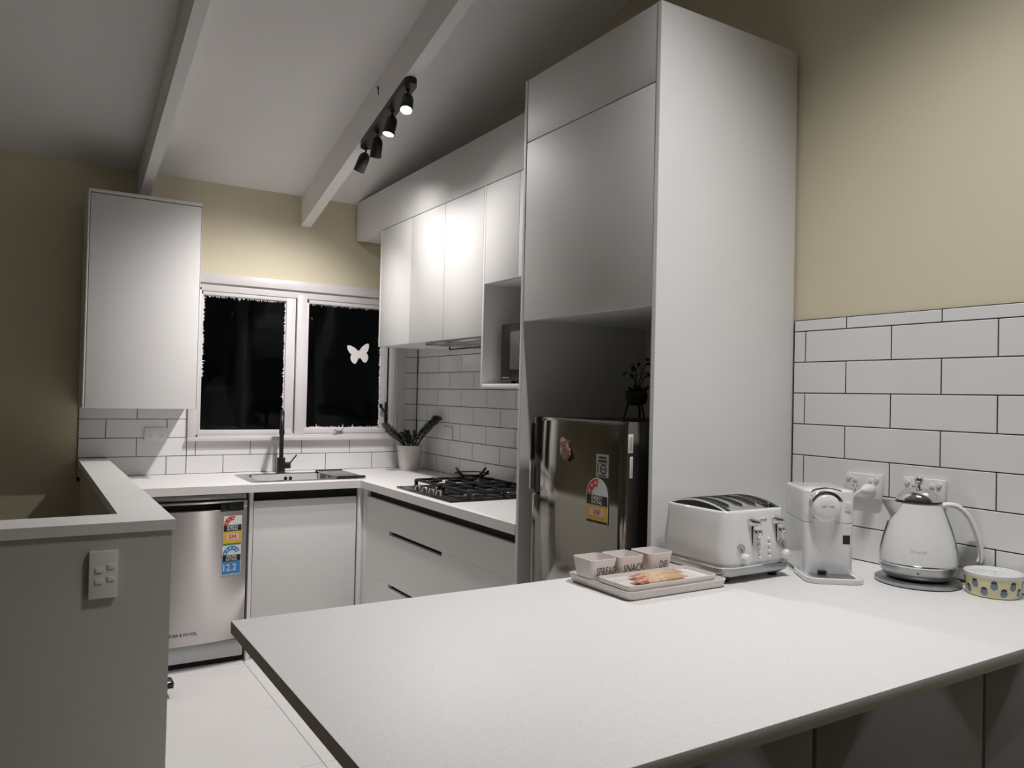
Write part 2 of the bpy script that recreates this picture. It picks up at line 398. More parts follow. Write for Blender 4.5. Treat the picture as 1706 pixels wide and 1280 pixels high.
# sink cabinet
t = thing('sink_cabinet', 'white base cabinet with one plain door under the sink', 'cabinet', (-.905, 2.64, -H))
bm = B(); box(bm, -1.20, -1.182, 2.362, 2.95, -H, -.043); obj('side_panel', bm, 'laminate', t)
bm = B(); box(bm, -1.182, -.625, 2.385, 2.95, KICK, -.30); obj('body', bm, 'laminate_inside', t)
obj('door', rbox(-1.179, -.628, 2.362, 2.381, KICK+.004, -.090, .0015), 'laminate', t)
bm = B(); box(bm, -1.182, -.625, 2.384, 2.40, -.30, -.043); obj('finger_recess', bm, 'recess_black', t)
bm = B(); box(bm, -1.182, -.625, 2.41, 2.43, -H, KICK); obj('kickboard', bm, 'laminate', t)
obj('filler_post', rbox(-.622, -.596, 2.345, 2.382, -H, -.043, .0015), 'laminate', t)
# drawer bank under the hob
t = thing('drawer_cabinet', 'wide white drawer bank with black finger slots under the hob', 'cabinet', (-.30, 1.53, -H))
bm = B(); box(bm, -.575, -.005, .745, 2.30, KICK, -.10); obj('body', bm, 'recess_black', t)
bm = B(); box(bm, -.578, -.56, .745, 2.282, -.10, -.043); obj('finger_recess', bm, 'recess_black', t)
obj('filler_post', rbox(-.598, -.576, 2.284, 2.342, -H, -.043, .0015), 'laminate', t)
bm = B(); box(bm, -.54, -.52, .745, 2.30, -H, KICK); obj('kickboard', bm, 'laminate', t)
def drawer(z0, z1, notch):
    y0, y1 = .748, 2.281
    poly = [(y0, z0), (y1, z0), (y1, z1)] + ([(1.972, z1), (1.972, z1-.020), (1.384, z1-.020), (1.384, z1)] if notch else []) + [(y0, z1)]
    bm = B(); loft(bm, [[(-.598, y, z) for y, z in poly], [(-.579, y, z) for y, z in poly]])
    return obj('drawer_front', bm, 'laminate', t)
drawer(-.2212, -.082, False); drawer(-.4892, -.2220, True); drawer(KICK+.003, -.490, True)

# ------------------------------------------------------------------ dishwasher
t = thing('dishwasher', 'stainless steel dishwasher with energy and water stickers beside the half wall', 'dishwasher', (-1.506, 2.64, -H))
DX0, DX1, DY = -1.803, -1.209, 2.352
bm = B(); box(bm, DX0+.003, DX1-.003, 2.40, 2.93, -H+.01, -.044); obj('body', bm, 'black_matte', t)
obj('top_strip', rbox(DX0+.004, DX1-.006, 2.372, 2.41, -.074, -.048, .002), 'base_steel', t)
# door: gently bowed front
DXC = (DX0+DX1)/2
def bow(x, out=0): return DY-.030*(1-((x-DXC)/.294)**2)-out
def onbow(x, z, out): return frame((x, bow(x, out), z), (1, .030*2*(x-DXC)/.294**2, 0), (0,0,1))
bm = B(); n = 14; prof = []
for i in range(n+1):
    f = i/n; prof.append((DX0+.004+(DX1-.008-DX0-.002)*f, bow(DX0+.004+(DX1-.008-DX0-.002)*f)))
poly = [(x, y) for x, y in prof] + [(DX1-.006, 2.40), (DX0+.004, 2.40)]
loft(bm, [[(x, y, z) for x, y in poly] for z in (-.770, -.60, -.40, -.20, -.122)]); door = obj('door', bm, 'steel', t, angle=20)
bm = B(); loft(bm, [[(x, y, z) for x, y in poly] for z in (-.086, -.080)])
cap_ = [q for q in prof if q[0] > -1.37]; cap_ = cap_ + [(DX1-.006, 2.40), (cap_[0][0], 2.40)]
loft(bm, [[(x, y, z) for x, y in cap_] for z in (-.1215, -.086)])
loft(bm, [[(x, y, z) for x, y in [(DX0+.004, DY), (DX0+.03, DY), (DX0+.03, 2.40), (DX0+.004, 2.40)]] for z in (-.1215, -.086)])
obj('door_top', bm, 'steel', t, angle=20)
bm = B(); box(bm, DX0+.03, -1.365, DY+.014, 2.40, -.1215, -.086); obj('handle_recess', bm, 'recess_black', t)
obj('display', put(rbox(-.058, .058, -.022, .022, -.010, .0012, .001), onbow(-1.290, -.107, .0)), 'black_gloss', t)
obj('kick_panel', rbox(DX0+.004, DX1-.006, 2.372, 2.39, -.868, -.782, .001), 'base_steel', t)
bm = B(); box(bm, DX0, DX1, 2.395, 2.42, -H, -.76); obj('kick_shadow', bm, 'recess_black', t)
bm = put(text_bm('FISHER & PAYKEL', .021, .0003, .9, .0003), frame((-1.515, 0, -.715), (1,0,0), (0,0,1)))
for v in bm.verts: v.co.y += bow(v.co.x, .0002)
obj('brand_lettering', bm, 'print_black', t)
def star(cx, cy, r):
    return [(cx+(r if i % 2 == 0 else r*.42)*math.sin(i*math.pi/5), cy+(r if i % 2 == 0 else r*.42)*math.cos(i*math.pi/5)) for i in range(10)]
def fan(cx, cy, ro, ri, a0, a1): return arc(cx, cy, ro, a0, a1, 12) + arc(cx, cy, ri, a1, a0, 12)
def energy_label(T, W, Hh, mi_arc, ang_end, stars, line1, line2, number, arched=True, water=False):
    """indices: 0 white 1 arc 2 black 3 yellow or blue 4 pink 5 number 6 pale star 7 green"""
    zt = Hh; R = W*.47; cy = Hh-R-.002; pcs = []
    outline = [(W/2,0)] + ([(W/2-R*0, cy)] + arc(0, cy, W/2, 0, 180, 14)[1:-1] + [(-W/2, cy)] if arched else [(W/2, Hh), (-W/2, Hh)]) + [(-W/2, 0)]
    pcs.append((outline, 1, 0))
    pcs.append((fan(0, cy, R, R*.52, 180, ang_end), 2, 1))
    for k in range(stars):
        a = math.radians(180-(k+.5)*(180-ang_end)/stars); pcs.append((star(R*.76*math.cos(a), cy+R*.76*math.sin(a), R*.15), 3, 6))
    bt = cy-.001; bb = bt-Hh*.21; pcs.append((rect(-W/2+.002, W/2-.002, bb, bt), 2, 2))
    ts = (bt-bb)*.52
    pcs.append((text_bm(line1, ts, .0003, .95, .0002), 3, 0))
    for v in pcs[-1][0].verts: v.co.y += bb+(bt-bb)*.72
    pcs.append((text_bm(line2, ts, .0003, .95, .0002), 3, 0))
    for v in pcs[-1][0].verts: v.co.y += bb+(bt-bb)*.28
    pcs.append((rect(-W/2+.002, W/2-.002, .010 if not water else .004, bb-.001), 2, 3))
    if water:
        pcs.append((text_bm(number, (bb-.004)*.75, .0003, .9, .0004), 3, 0))
        for v in pcs[-1][0].verts: v.co.y += (bb+.003)/2; v.co.x -= W*.12
    else:
        pcs.append((rect(-W*.34, W*.34, bb*.40, bb*.82), 3, 4))
        pcs.append((text_bm(number, bb*.36, .0003, 1.0, .0005), 4, 5))
        for v in pcs[-1][0].verts: v.co.y += bb*.61
        pcs.append((rect(-W/2+.002, W/2-.002, .002, .010), 2, 7))
    return printed(T, pcs)
LM = ['label_white', 'label_red', 'print_black', 'label_yellow', 'label_pink', 'label_red', 'label_pink', 'label_green']
LMF = LM[:7] + ['print_black']
LMB = ['label_white', 'label_blue', 'print_black', 'label_blue', 'label_pink', 'label_red', 'label_white', 'label_green']
o = obj('energy_label', energy_label(onbow(-1.2865, -.300, .0010), .093, .148, 1, 75, 3, 'ENERGY', 'RATING', '234', arched=False), LM, t); o['label'] = 'red and yellow energy rating sticker'
o = obj('water_label', energy_label(onbow(-1.2885, -.447, .0010), .095, .146, 1, 25, 5, 'WATER', 'RATING', '12.2', arched=False, water=True), LMB, t); o['label'] = 'blue water rating sticker'

# ------------------------------------------------------------------ sink, tap, roll-up rack
t = thing('kitchen_sink', 'stainless steel sink set into the worktop below the window', 'sink', (-.894, 2.61, -.001))
bm = B(); cx, cy = -.894, 2.615
rings = [rrect(.575, .425, .03, .0006, 5, cx, cy), rrect(.575, .425, .03, .003, 5, cx, cy), rrect(.56, .41, .028, .0042, 5, cx, cy), rrect(.475, .34, .05, .0038, 5, cx, cy), rrect(.464, .328, .05, 0, 5, cx, cy), rrect(.455, .318, .05, -.10, 5, cx, cy), rrect(.43, .295, .05, -.165, 5, cx, cy), rrect(.36, .23, .05, -.178, 5, cx, cy)]
loft(bm, rings, False, True); obj('basin', bm, 'steel_plain', t, angle=50)
bm = B(); lathe(bm, [(.045, -.1775), (.045, -.174), (.036, -.173), (.03, -.176)], 24, cx, cy); obj('drain', bm, 'chrome', t)
for dx in (-.014, .014): obj('overflow_slot', rbox(cx+dx-.009+.005, cx+dx+.009+.005, 2.768, 2.777, -.034, -.014, .004), 'recess_black', t)

TX, TY = -.905, 2.868
t = thing('kitchen_tap', 'matte black gooseneck mixer tap behind the sink', 'tap', (TX, TY, 0))
bm = B(); lathe(bm, [(.0265, 0), (.0265, .004), (.0235, .007), (.0235, .085), (.0225, .088)], 24, TX, TY); obj('base', bm, 'black_matte', t)
dv = Vector((-.27, -.963, 0)); R_ = .085
pts = [Vector((TX, TY, .08)), Vector((TX, TY, .18)), Vector((TX, TY, .275))]
for i in range(1, 13):
    a = math.pi*i/12; pts.append(Vector((TX, TY, .275)) + dv*(R_-R_*math.cos(a)) + Vector((0,0,R_*math.sin(a))))
pts.append(pts[-1]+Vector((0,0,-.02)))
bm = B(); tube(bm, pts, .0125, 14); obj('spout', bm, 'black_matte', t, angle=60)
bm = B(); tube(bm, [pts[-1]+Vector((0,0,.005)), pts[-1]+Vector((0,0,-.022))], .0155, 14); obj('nozzle', bm, 'black_matte', t)
bm = B(); tube(bm, [(TX+.018, TY-.004, .042), (TX+.050, TY-.02, .044)], [.019,.019], 16); obj('lever_hub', bm, 'black_matte', t)
bm = B(); tube(bm, [(TX+.043, TY-.016, .050), (TX+.085, TY-.02, .104)], [.0042,.0042], 8); obj('lever', bm, 'black_matte', t)

t = thing('drying_rack', 'roll-up drying rack of steel rods with black ends over the sink', 'drying rack', (-.645, 2.60, .0046))
nr = 11
for i in range(nr):
    x = -.715+.145*i/(nr-1); bm = B(); tube(bm, [(x, 2.415, .010), (x, 2.785, .010)], .0042, 8); obj('rod', bm, 'steel_plain', t)
for y in (2.412, 2.788):
    bm = B()
    for i in range(nr):
        x = -.715+.145*i/(nr-1); rbox(x-.0068, x+.0068, y-.012, y+.012, .0046, .018, .003, 2, bm)
    rbox(-.722, -.563, y-.005, y+.005, .006, .0125, .001, 1, bm); obj('rubber_strip', bm, 'black_matte', t)

# ------------------------------------------------------------------ gas hob
t = thing('gas_hob', 'black four-burner gas hob with iron grates set in the worktop', 'hob', (-.325, 1.65, .0))
obj('hob_plate', rbox(-.578, -.072, 1.352, 1.945, .0004, .009, .003), 'black_gloss', t)
def burner(x, y, r):
    bm = B(); lathe(bm, [(r*1.25, .0085), (r*1.22, .013), (r*.95, .016), (r*.9, .022), (.7*r, .022)], 28, x, y); b = obj('burner', bm, 'chrome', t)
    bm = B(); lathe(bm, [(r*.86, .022), (r*.88, .027), (r*.8, .031), (.3*r, .032)], 28, x, y); obj('burner_cap', bm, 'black_matte', b)
for x, y, r in ((-.385, 1.495, .036), (-.185, 1.495, .030), (-.385, 1.80, .030), (-.185, 1.80, .042)): burner(x, y, r)
def grate(y0, y1):
    bm = B(); zt, th = .046, .006
    for x in (-.475, -.095): rbox(x-th, x+th, y0, y1, zt-.012, zt, .002, 1, bm)
    for y in (y0, y1): rbox(-.475, -.095, y-th, y+th, zt-.012, zt, .002, 1, bm)
    ym = (y0+y1)/2
    for x, s in ((-.385, 1), (-.185, 1)):
        for a, b, c, d in ((x-.005, x+.005, y0, ym-.022), (x-.005, x+.005, ym+.022, y1)): rbox(a, b, c, d, zt-.011, zt+.003, .002, 1, bm)
    rbox(-.475, -.41, ym-.005, ym+.005, zt-.011, zt+.003, .002, 1, bm); rbox(-.36, -.21, ym-.005, ym+.005, zt-.011, zt+.003, .002, 1, bm); rbox(-.16, -.095, ym-.005, ym+.005, zt-.011, zt+.003, .002, 1, bm)
    rbox(-.29, -.28, y0, y1, zt-.011, zt, .002, 1, bm)
    for x in (-.475, -.285, -.095):
        for y in (y0, y1): rbox(x-.008, x+.008, y-.008, y+.008, .009, zt-.004, .002, 1, bm)
    obj('grate', bm, 'cast_iron', t)
grate(1.368, 1.630); grate(1.666, 1.928)
for y in (1.545, 1.62, 1.695, 1.77):
    bm = B(); lathe(bm, [(.020, .009), (.019, .014), (.016, .030), (.014, .032)], 20, -.535, y); k = obj('knob', bm, 'chrome', t)
# wok ring standing on the far back burner
t = thing('wok_ring', 'black wire wok ring standing on the rear burner by the corner', 'wok ring', (-.200, 1.84, .049))
bm = B(); tube(bm, [(-.20+.062*math.cos(a*math.pi/12), 1.84+.062*math.sin(a*math.pi/12), .0535) for a in range(25)], .0042, 6); obj('lower_ring', bm, 'cast_iron', t)
bm = B(); tube(bm, [(-.20+.088*math.cos(a*math.pi/12), 1.84+.088*math.sin(a*math.pi/12), .072) for a in range(25)], .0035, 6); obj('upper_ring', bm, 'cast_iron', t)
for a in (20, 110, 200, 290):
    ca, sa = math.cos(math.radians(a)), math.sin(math.radians(a)); bm = B()
    tube(bm, [(-.20+.055*ca, 1.84+.055*sa, .054), (-.20+.084*ca, 1.84+.084*sa, .071), (-.20+.112*ca, 1.84+.112*sa, .092)], [.006,.006,.0065], 6); obj('prong', bm, 'cast_iron', t)

# ------------------------------------------------------------------ overhead cabinets
UX = -.45; SEAM = 1.428
bm = rbox(UX, -.002, .745, YB-.014, SEAM+.002, 1.667, .0015)
o = obj('bulkhead', bm, 'laminate'); tag(o, 'long white boxed bulkhead above the overhead cupboards', 'bulkhead')
t = thing('overhead_cabinet', 'white three-door overhead cupboard above the hob', 'cabinet', (-.225, 1.93, .748))
bm = B(); box(bm, UX+.021, -.003, 1.336, 2.528, .750, SEAM); obj('body', bm, 'laminate', t)
obj('end_panel', rbox(UX, -.003, 2.5285, 2.545, .748, SEAM, .001), 'laminate', t)
for a, b in ((1.3365, 1.7185), (1.7215, 2.1175), (2.1205, 2.527)): obj('door', rbox(UX, UX+.0185, a, b, .748, SEAM-.003, .0015), 'laminate', t)
# microwave nook cupboard
t = thing('microwave_cabinet', 'white overhead cupboard with an open microwave shelf beside the fridge housing', 'cabinet', (-.225, 1.04, .515))
def P_(name, *b, m='laminate', bev=.001): return obj(name, rbox(*b, bev), m, t)
P_('side_panel', UX, -.003, 1.318, 1.3345, .515, SEAM); P_('side_panel', UX, -.003, .752, .768, .515, SEAM)
P_('shelf', UX, -.003, .768, 1.318, .515, .532); P_('shelf', UX+.021, -.003, .768, 1.318, .977, .993)
P_('back_panel', -.012, -.003, .768, 1.318, .532, .977, m='laminate_inside')
bm = B(); box(bm, UX+.021, -.012, .768, 1.318, .993, SEAM); obj('upper_box', bm, 'laminate_inside', t)
P_('door', UX, UX+.0185, 1.0375, 1.3165, .980, SEAM-.003, bev=.0015); P_('door', UX, UX+.0185, .7695, 1.0345, .980, SEAM-.003, bev=.0015)
# microwave
t = thing('microwave', 'black microwave oven on the open shelf beside the fridge housing', 'microwave', (-.22, 1.0, .532))
obj('body', rbox(-.385, -.04, .785, 1.232, .544, .795, .006), 'microwave_black', t)
dr = obj('door', rbox(-.405, -.387, .895, 1.234, .546, .796, .004), 'microwave_black', t)
obj('window', rbox(-.4075, -.404, .93, 1.155, .595, .760, .002), 'micro_window', dr)
bm = put(text_bm('MICROWAVE', .009, .0003), frame((-.4056, 1.19, .560), (0,-1,0), (0,0,1))); obj('lettering', bm, 'label_grey', dr)
obj('control_panel', rbox(-.405, -.387, .787, .892, .546, .796, .004), 'microwave_black', t)
for x in (-.36, -.07):
    for y in (.81, 1.20): bm = B(); lathe(bm, [(.012, .532), (.012, .545)], 12, x, y); obj('foot', bm, 'black_matte', t)
# range hood tucked under the overhead cupboard
t = thing('range_hood', 'slim steel range hood under the overhead cupboard above the hob', 'range hood', (-.24, 1.66, .716))
obj('canopy', rbox(-.425, -.06, 1.365, 1.965, .733, .7495, .002), 'steel_plain', t)
obj('filter', rbox(-.36, -.10, 1.42, 1.91, .729, .7335, .001), 'base_steel', t)
bm = B(); tube(bm, [(-.30, 1.93, .717), (-.30, 1.38, .717)], .0035, 8)
for y in (1.93, 1.39): tube(bm, [(-.30, y, .714), (-.30, y, .7335)], .0045, 8)
obj('visor_handle', bm, 'black_matte', t)  # thin black bar is the handle of the hood's pull-out visor

# cupboard left of the window
t = thing('wall_cupboard', 'white single-door wall cupboard hanging left of the window', 'cabinet', (-1.685, 2.79, .372))
bm = B(); box(bm, -1.950, -1.421, 2.645, YB-.002, .374, 1.457); obj('body', bm, 'laminate', t)
obj('top_rail', rbox(-1.950, -1.421, 2.625, 2.6448, 1.4395, 1.457, .001), 'laminate', t)
obj('side_strip', rbox(-1.950, -1.9415, 2.625, 2.6448, .373, 1.4395, .001), 'laminate', t)
bm = B(); box(bm, -1.941, -1.4225, 2.638, 2.6445, .376, 1.4392); obj('door_gap', bm, 'recess_black', t)
obj('door', rbox(-1.9395, -1.4262, 2.623, 2.637, .373, 1.4350, .0015), 'laminate', t)
obj('side_strip', rbox(-1.4232, -1.421, 2.628, 2.6448, .373, 1.4395, .0005), 'laminate', t)

# ------------------------------------------------------------------ fridge housing
t = thing('fridge_housing', 'tall white cabinet housing the fridge, with a lift door on top', 'cabinet', (-.31, .37, -H))
TXF = -.62
obj('side_panel', rbox(TXF, -.002, .0005, .018, -H, 1.667, .0012), 'laminate', t)
obj('side_panel', rbox(TXF, -.002, .725, .743, -H, 1.667, .0012), 'laminate', t)
obj('fascia_board', rbox(TXF+.001, TXF+.019, .0195, .7235, SEAM+.004, 1.667, .001), 'laminate', t)
obj('lift_door', rbox(TXF+.001, TXF+.019, .0195, .7235, .760, SEAM, .0015), 'laminate', t)
bm = B(); box(bm, TXF+.021, -.012, .018, .725, .766, 1.66); obj('upper_box', bm, 'laminate_inside', t)
bm = B(); box(bm, -.012, -.003, .018, .725, -H, .766); obj('back_panel', bm, 'laminate_inside', t)

# fridge
t = thing('fridge', 'black-sided stainless steel fridge inside the tall housing', 'fridge', (-.33, .34, -H))
FZ0, FZ1 = -.86, .408; FY0, FY1 = .085, .598
obj('body', rbox(-.595, -.035, FY0, FY1, FZ0, FZ1, .006), 'fridge_side', t)
def fdoor(z0, z1):
    bm = B(); rings = []
    prof = [(-.597, FY0), (-.640, FY0)] + [(-.640-.022*math.sin(math.radians(a)), FY0+.022-.022*math.cos(math.radians(a))) for a in (20, 45, 70)]
    prof += [(-.662-.004*math.sin(math.pi*f), FY0+.022+(FY1-.075-FY0-.022)*f) for f in (0, .25, .5, .75, 1)]
    prof += [(-.655, FY1-.066), (-.640, FY1-.062), (-.597, FY1-.062)]
    for z, s in ((z0, 0), (z0+.012, 1), (z1-.012, 1), (z1, 0)):
        rings.append([(x+(0 if s or x > -.6 else .008), y, z) for x, y in prof])
    loft(bm, rings); return obj('door', bm, 'steel_fridge', t, angle=40)
fdoor(-.27, FZ1+.002); fdoor(FZ0+.03, -.276)
obj('grip', rbox(-.652, -.597, FY1-.060, FY1-.004, .142, FZ1+.003, .006), 'black_gloss', t)
obj('grip_lip', rbox(-.660, -.640, FY1-.007, FY1+.000, .150, FZ1-.02, .004), 'chrome', t)
obj('edge_trim', rbox(-.650, -.597, FY1-.060, FY1-.004, -.27, .140, .006), 'steel_fridge', t)
obj('edge_trim', rbox(-.650, -.597, FY1-.060, FY1-.004, FZ0+.03, -.276, .006), 'steel_fridge', t)
for a, b, c, d in ((-.643, -.624, .316, .373), (-.635, -.624, .240, .305)):
    k = obj('hinge_clip', rbox(a, b, FY0-.0022, FY0+.001, c, d, .001), 'label_white', t); obj('clip_inset', rbox(a+.004, b-.004, FY0-.0028, FY0-.002, c+.008, d-.008, .0003), 'label_grey', k)
for x in (-.57, -.08):
    for y in (.12, .56): bm = B(); lathe(bm, [(.016, -H), (.016, FZ0+.002)], 12, x, y); obj('foot', bm, 'black_matte', t)
LT = lambda y, z: frame((-.6662, y, z), (0,-1,0), (0,0,1))
o = obj('energy_label', energy_label(LT(.200, .088), .108, .142, 1, 85, 3, 'ENERGY', 'RATING', '318'), LMF, t); o['label'] = 'arched red, black and yellow energy rating sticker'
pcs = [(rect(-.030, .030, -.0355, .0355), 1, 0), (rect(-.018, .020, .022, .029), 2, 1), (rect(-.020, .022, .011, .018), 2, 1), (rect(-.028, .028, .0065, .0075), 2, 1), (rect(-.024, -.019, -.024, .003), 2, 1), (fan(.006, -.0105, .0165, .0115, 90, 449), 2, 1), (rect(-.002, .014, -.0125, -.0085), 2, 1), (rect(-.022, .022, -.0325, -.029), 2, 1)]
o = obj('warranty_sticker', printed(LT(.177, .2705), pcs), ['label_grey', 'print_black'], t); o['label'] = 'small grey sticker with a big number 10'
# magnet on the fridge door
bm = B(); bmesh.ops.create_icosphere(bm, subdivisions=3, radius=1)
for v in bm.verts:
    d = 1+.28*math.sin(7*v.co.y+2*v.co.z)*math.cos(9*v.co.z)+.15*math.sin(15*v.co.z+5*v.co.y)
    v.co = Vector((-.6735+.0075*v.co.x, .366+.026*v.co.y*d+.010*v.co.z, .310+.037*v.co.z*d))
for f in bm.faces: f.material_index = 1 if f.calc_center_median().z < .296 and f.calc_center_median().y < .372 else 0
o = obj('fridge_magnet', bm, ['magnet_brown', 'magnet_gold']); tag(o, 'small brown and gold figure magnet on the fridge door', 'magnet')
# dark ornament plant on top of the fridge
t = thing('plant_ornament', 'small dark potted flower on thin legs on top of the fridge', 'plant', (-.34, .40, FZ1))
px, py, pz = -.34, .40, FZ1
bm = B(); lathe(bm, [(.018, .050), (.034, .058), (.040, .080), (.036, .100), (.030, .098)], 16, px, py); 
for v in bm.verts: v.co.z += pz
pot = obj('pot', bm, 'dark_leaf', t)
for a in (30, 150, 270):
    ca, sa = math.cos(math.radians(a)), math.sin(math.radians(a)); bm = B(); tube(bm, [(px+.026*ca, py+.026*sa, pz+.062), (px+.036*ca, py+.036*sa, pz+.03), (px+.044*ca, py+.044*sa, pz+.0015)], .0035, 6); obj('leg', bm, 'dark_leaf', t)
def leaf_quad(bm, p, d, n, ln, wd):
    d = d.normalized(); s = d.cross(n).normalized(); n2 = s.cross(d)
    a = bm.verts.new(p); b = bm.verts.new(p+d*ln*.45+s*wd+n2*ln*.06); c_ = bm.verts.new(p+d*ln); e = bm.verts.new(p+d*ln*.45-s*wd+n2*ln*.06); m_ = bm.verts.new(p+d*ln*.5-n2*ln*.03)
    for f in ((a,b,m_),(b,c_,m_),(c_,e,m_),(e,a,m_)): bm.faces.new(f)
for k in range(4):
    tip = Vector((px-.05+.035*k, py-.03+.02*(k % 2), pz+.16+.02*(k % 3))); bm = B()
    path = smoothpath([Vector((px, py, pz+.09)), Vector((px, py, pz+.09)).lerp(tip, .5)+Vector((0,0,.02)), tip], 4); tube(bm, path, .0018, 5)
    for q in range(7):
        leaf_quad(bm, tip+Vector((random.uniform(-.01,.01), random.uniform(-.01,.01), random.uniform(-.012,.012))), Vector((random.uniform(-1,1), random.uniform(-1,1), random.uniform(-.5,1))), Vector((0,0,1)), .028, .008)
    obj('flower_stem', bm, 'dark_leaf', t)
bm = B()
for q in range(26): leaf_quad(bm, Vector((px+random.uniform(-.025,.025), py+random.uniform(-.025,.025), pz+.09)), Vector((random.uniform(-1,1), random.uniform(-1,1), random.uniform(.1,.9))), Vector((0,0,1)), .045, .009)
obj('foliage', bm, 'dark_leaf', t)

# ------------------------------------------------------------------ pot plant in the corner
PX, PY = -.128, 2.775
t = thing('potted_plant', 'dark green plant with arching fronds in a white pot in the corner', 'plant', (PX, PY, 0))
bm = B(); lathe(bm, [(.058, .0005), (.062, .006), (.072, .09), (.0785, .150), (.0785, .156), (.0745, .156), (.071, .142)], 32, PX, PY, True, False); obj('pot', bm, 'pot_white', t, angle=50)
bm = B(); lathe(bm, [(.071, .138), (.0715, .146), (.04, .149)], 24, PX, PY); obj('soil', bm, 'soil', t)
def frond(path, ll, wl):
    bm = B(); path = smoothpath(path, 6); n = len(path); tube(bm, path, [.0052*(1-.75*i/n) for i in range(n)], 6)
    for i in range(int(n*.26), n):
        p = path[i]; d = (path[min(i+1, n-1)]-path[i-1]).normalized(); side = d.cross(Vector((0,0,1))).normalized(); upv = side.cross(d)
        f = i/n; L_ = ll*(1-.35*abs(f-.65)/.35)
        for s in (-1, 1):
            leaf_quad(bm, p, d*.5+side*s*.45+upv*random.uniform(.55,.95), side*s, L_*random.uniform(.8,1.15), wl); leaf_quad(bm, p+d*.004, d*.6+side*s*.8+upv*random.uniform(0,.35), upv, L_, wl)
    leaf_quad(bm, path[-1], d, upv, ll*.8, wl)
    obj('frond', bm, 'leaf', t)
b0 = Vector((PX, PY, .145))
frond([b0+Vector((-.02,0,0)), b0+Vector((-.07,-.02,.045)), b0+Vector((-.135,-.045,.085)), b0+Vector((-.20,-.07,.135))], .046, .0085)
frond([b0+Vector((-.03,-.01,0)), b0+Vector((-.09,-.04,.04)), b0+Vector((-.17,-.09,.08)), b0+Vector((-.215,-.12,.125))], .040, .008)
frond([b0+Vector((.02,-.01,0)), b0+Vector((.04,-.06,.075)), b0+Vector((.065,-.13,.135)), b0+Vector((.085,-.19,.185))], .044, .0085)
frond([b0+Vector((.03,-.02,0)), b0+Vector((.05,-.09,.07)), b0+Vector((.07,-.16,.13)), b0+Vector((.09,-.22,.175))], .040, .008)
frond([b0+Vector((-.005,-.01,0)), b0+Vector((-.012,-.02,.04)), b0+Vector((-.04,-.03,.09))], .036, .008)
frond([b0+Vector((-.005,.01,0)), b0+Vector((-.022,0,.04)), b0+Vector((-.062,-.01,.075))], .036, .008)
frond([b0+Vector((.01,-.01,0)), b0+Vector((.016,-.025,.04)), b0+Vector((.012,-.03,.095))], .018, .005)

# ------------------------------------------------------------------ power points and switches
def plate(name, label, T, W, Hh, th, mt='plastic_white', group=None):
    """T: local x, y in the plate, z out of the wall"""
    o = thing(name, label, 'socket' if 'outlet' in name else 'switch', T.translation, 0, group)
    obj('plate', put(rbox(-W/2, W/2, -Hh/2, Hh/2, 0.0002, th, .003), T), mt, o); return o
def put_part(name, o, T, b, m, bev=.0015): return obj(name, put(rbox(*b, bev), T), m, o)
def socket_face(o, T, th, cx, pins=True):
    put_part('rocker', o, T, (cx-.007, cx+.007, .012, .024, th-.001, th+.003), 'plastic_white')
    if pins:
        for dx, dy, a in ((-.0065, -.002, 25), (.0065, -.002, -25), (0, -.015, 0)):
            bm = rbox(-.001, .001, -.0045, .0045, th-.002, th+.0004, .0003, 1); put(bm, Matrix.Translation((cx+dx, dy, 0)) @ Matrix.Rotation(math.radians(a), 4, 'Z')); obj('pin_slot', put(bm, T), 'recess_black', o)
T = frame((-1.572, YB-.001, .223), (1,0,0), (0,0,1)); o = plate('power_outlet', 'white double power point on the tiles left of the window', T, .116, .074, .010)
for cx in (-.028, .028): socket_face(o, T, .010, cx)
T = frame((-.001, 2.50, .245), (0,-1,0), (0,0,1)); o = plate('power_outlet', 'white power point on the hob wall right of the potted plant', T, .116, .074, .010)
for cx in (-.028, .028): socket_face(o, T, .010, cx)
TO1 = frame((-.001, -.275, .232), (0,-1,0), (0,0,1)); o1 = plate('power_outlet', 'white power point behind the coffee machine with a plug in it', TO1, .118, .074, .015)
TO2 = frame((-.001, -.463, .236), (0,-1,0), (0,0,1)); o2 = plate('power_outlet', 'white power point above the kettle', TO2, .122, .074, .015)
for o, T in ((o1, TO1), (o2, TO2)):
    for cx in (-.046, .046): bm = B(); lathe(bm, [(.0072, .0145), (.0072, .0185), (.006, .0195)], 16, cx, .023); obj('screw_cap', put(bm, T), 'plastic_white', o)
    for cx in (-.026, .026): socket_face(o, T, .015, cx, pins=not (o is o1 and cx > 0))
T = frame((-1.992, .7315, -.042), (1,0,0), (0,0,1)); o = plate('light_switch', 'vertical four-rocker switch plate on the half wall', T, .072, .132, .020, 'cap_paint')
for cx, cy_ in ((-.011, .014), (.019, .022), (-.011, -.017), (.019, -.012)): put_part('rocker', o, T, (cx-.0095, cx+.0095, cy_-.0065, cy_+.0065, .0195, .0245), 'cap_paint')
# plug in the left power point, with its cord
t = thing('power_plug', 'white plug with its cord in the power point behind the coffee machine', 'plug', (-.05, -.301, .215))
bm = B(); lathe(bm, [(.017, .0165), (.0185, .020), (.0185, .034), (.015, .046), (.008, .056), (.0055, .068)], 18); obj('plug_body', put(bm, frame((0, -.301, .222), (0,-1,0), (0,0,1))), 'plastic_white', t)
bm = B(); tube(bm, smoothpath([(-.066, -.301, .222), (-.085, -.29, .20), (-.075, -.27, .12), (-.06, -.25, .05), (-.075, -.24, .006)], 5), .0035, 8); obj('cord', bm, 'plastic_white', t)

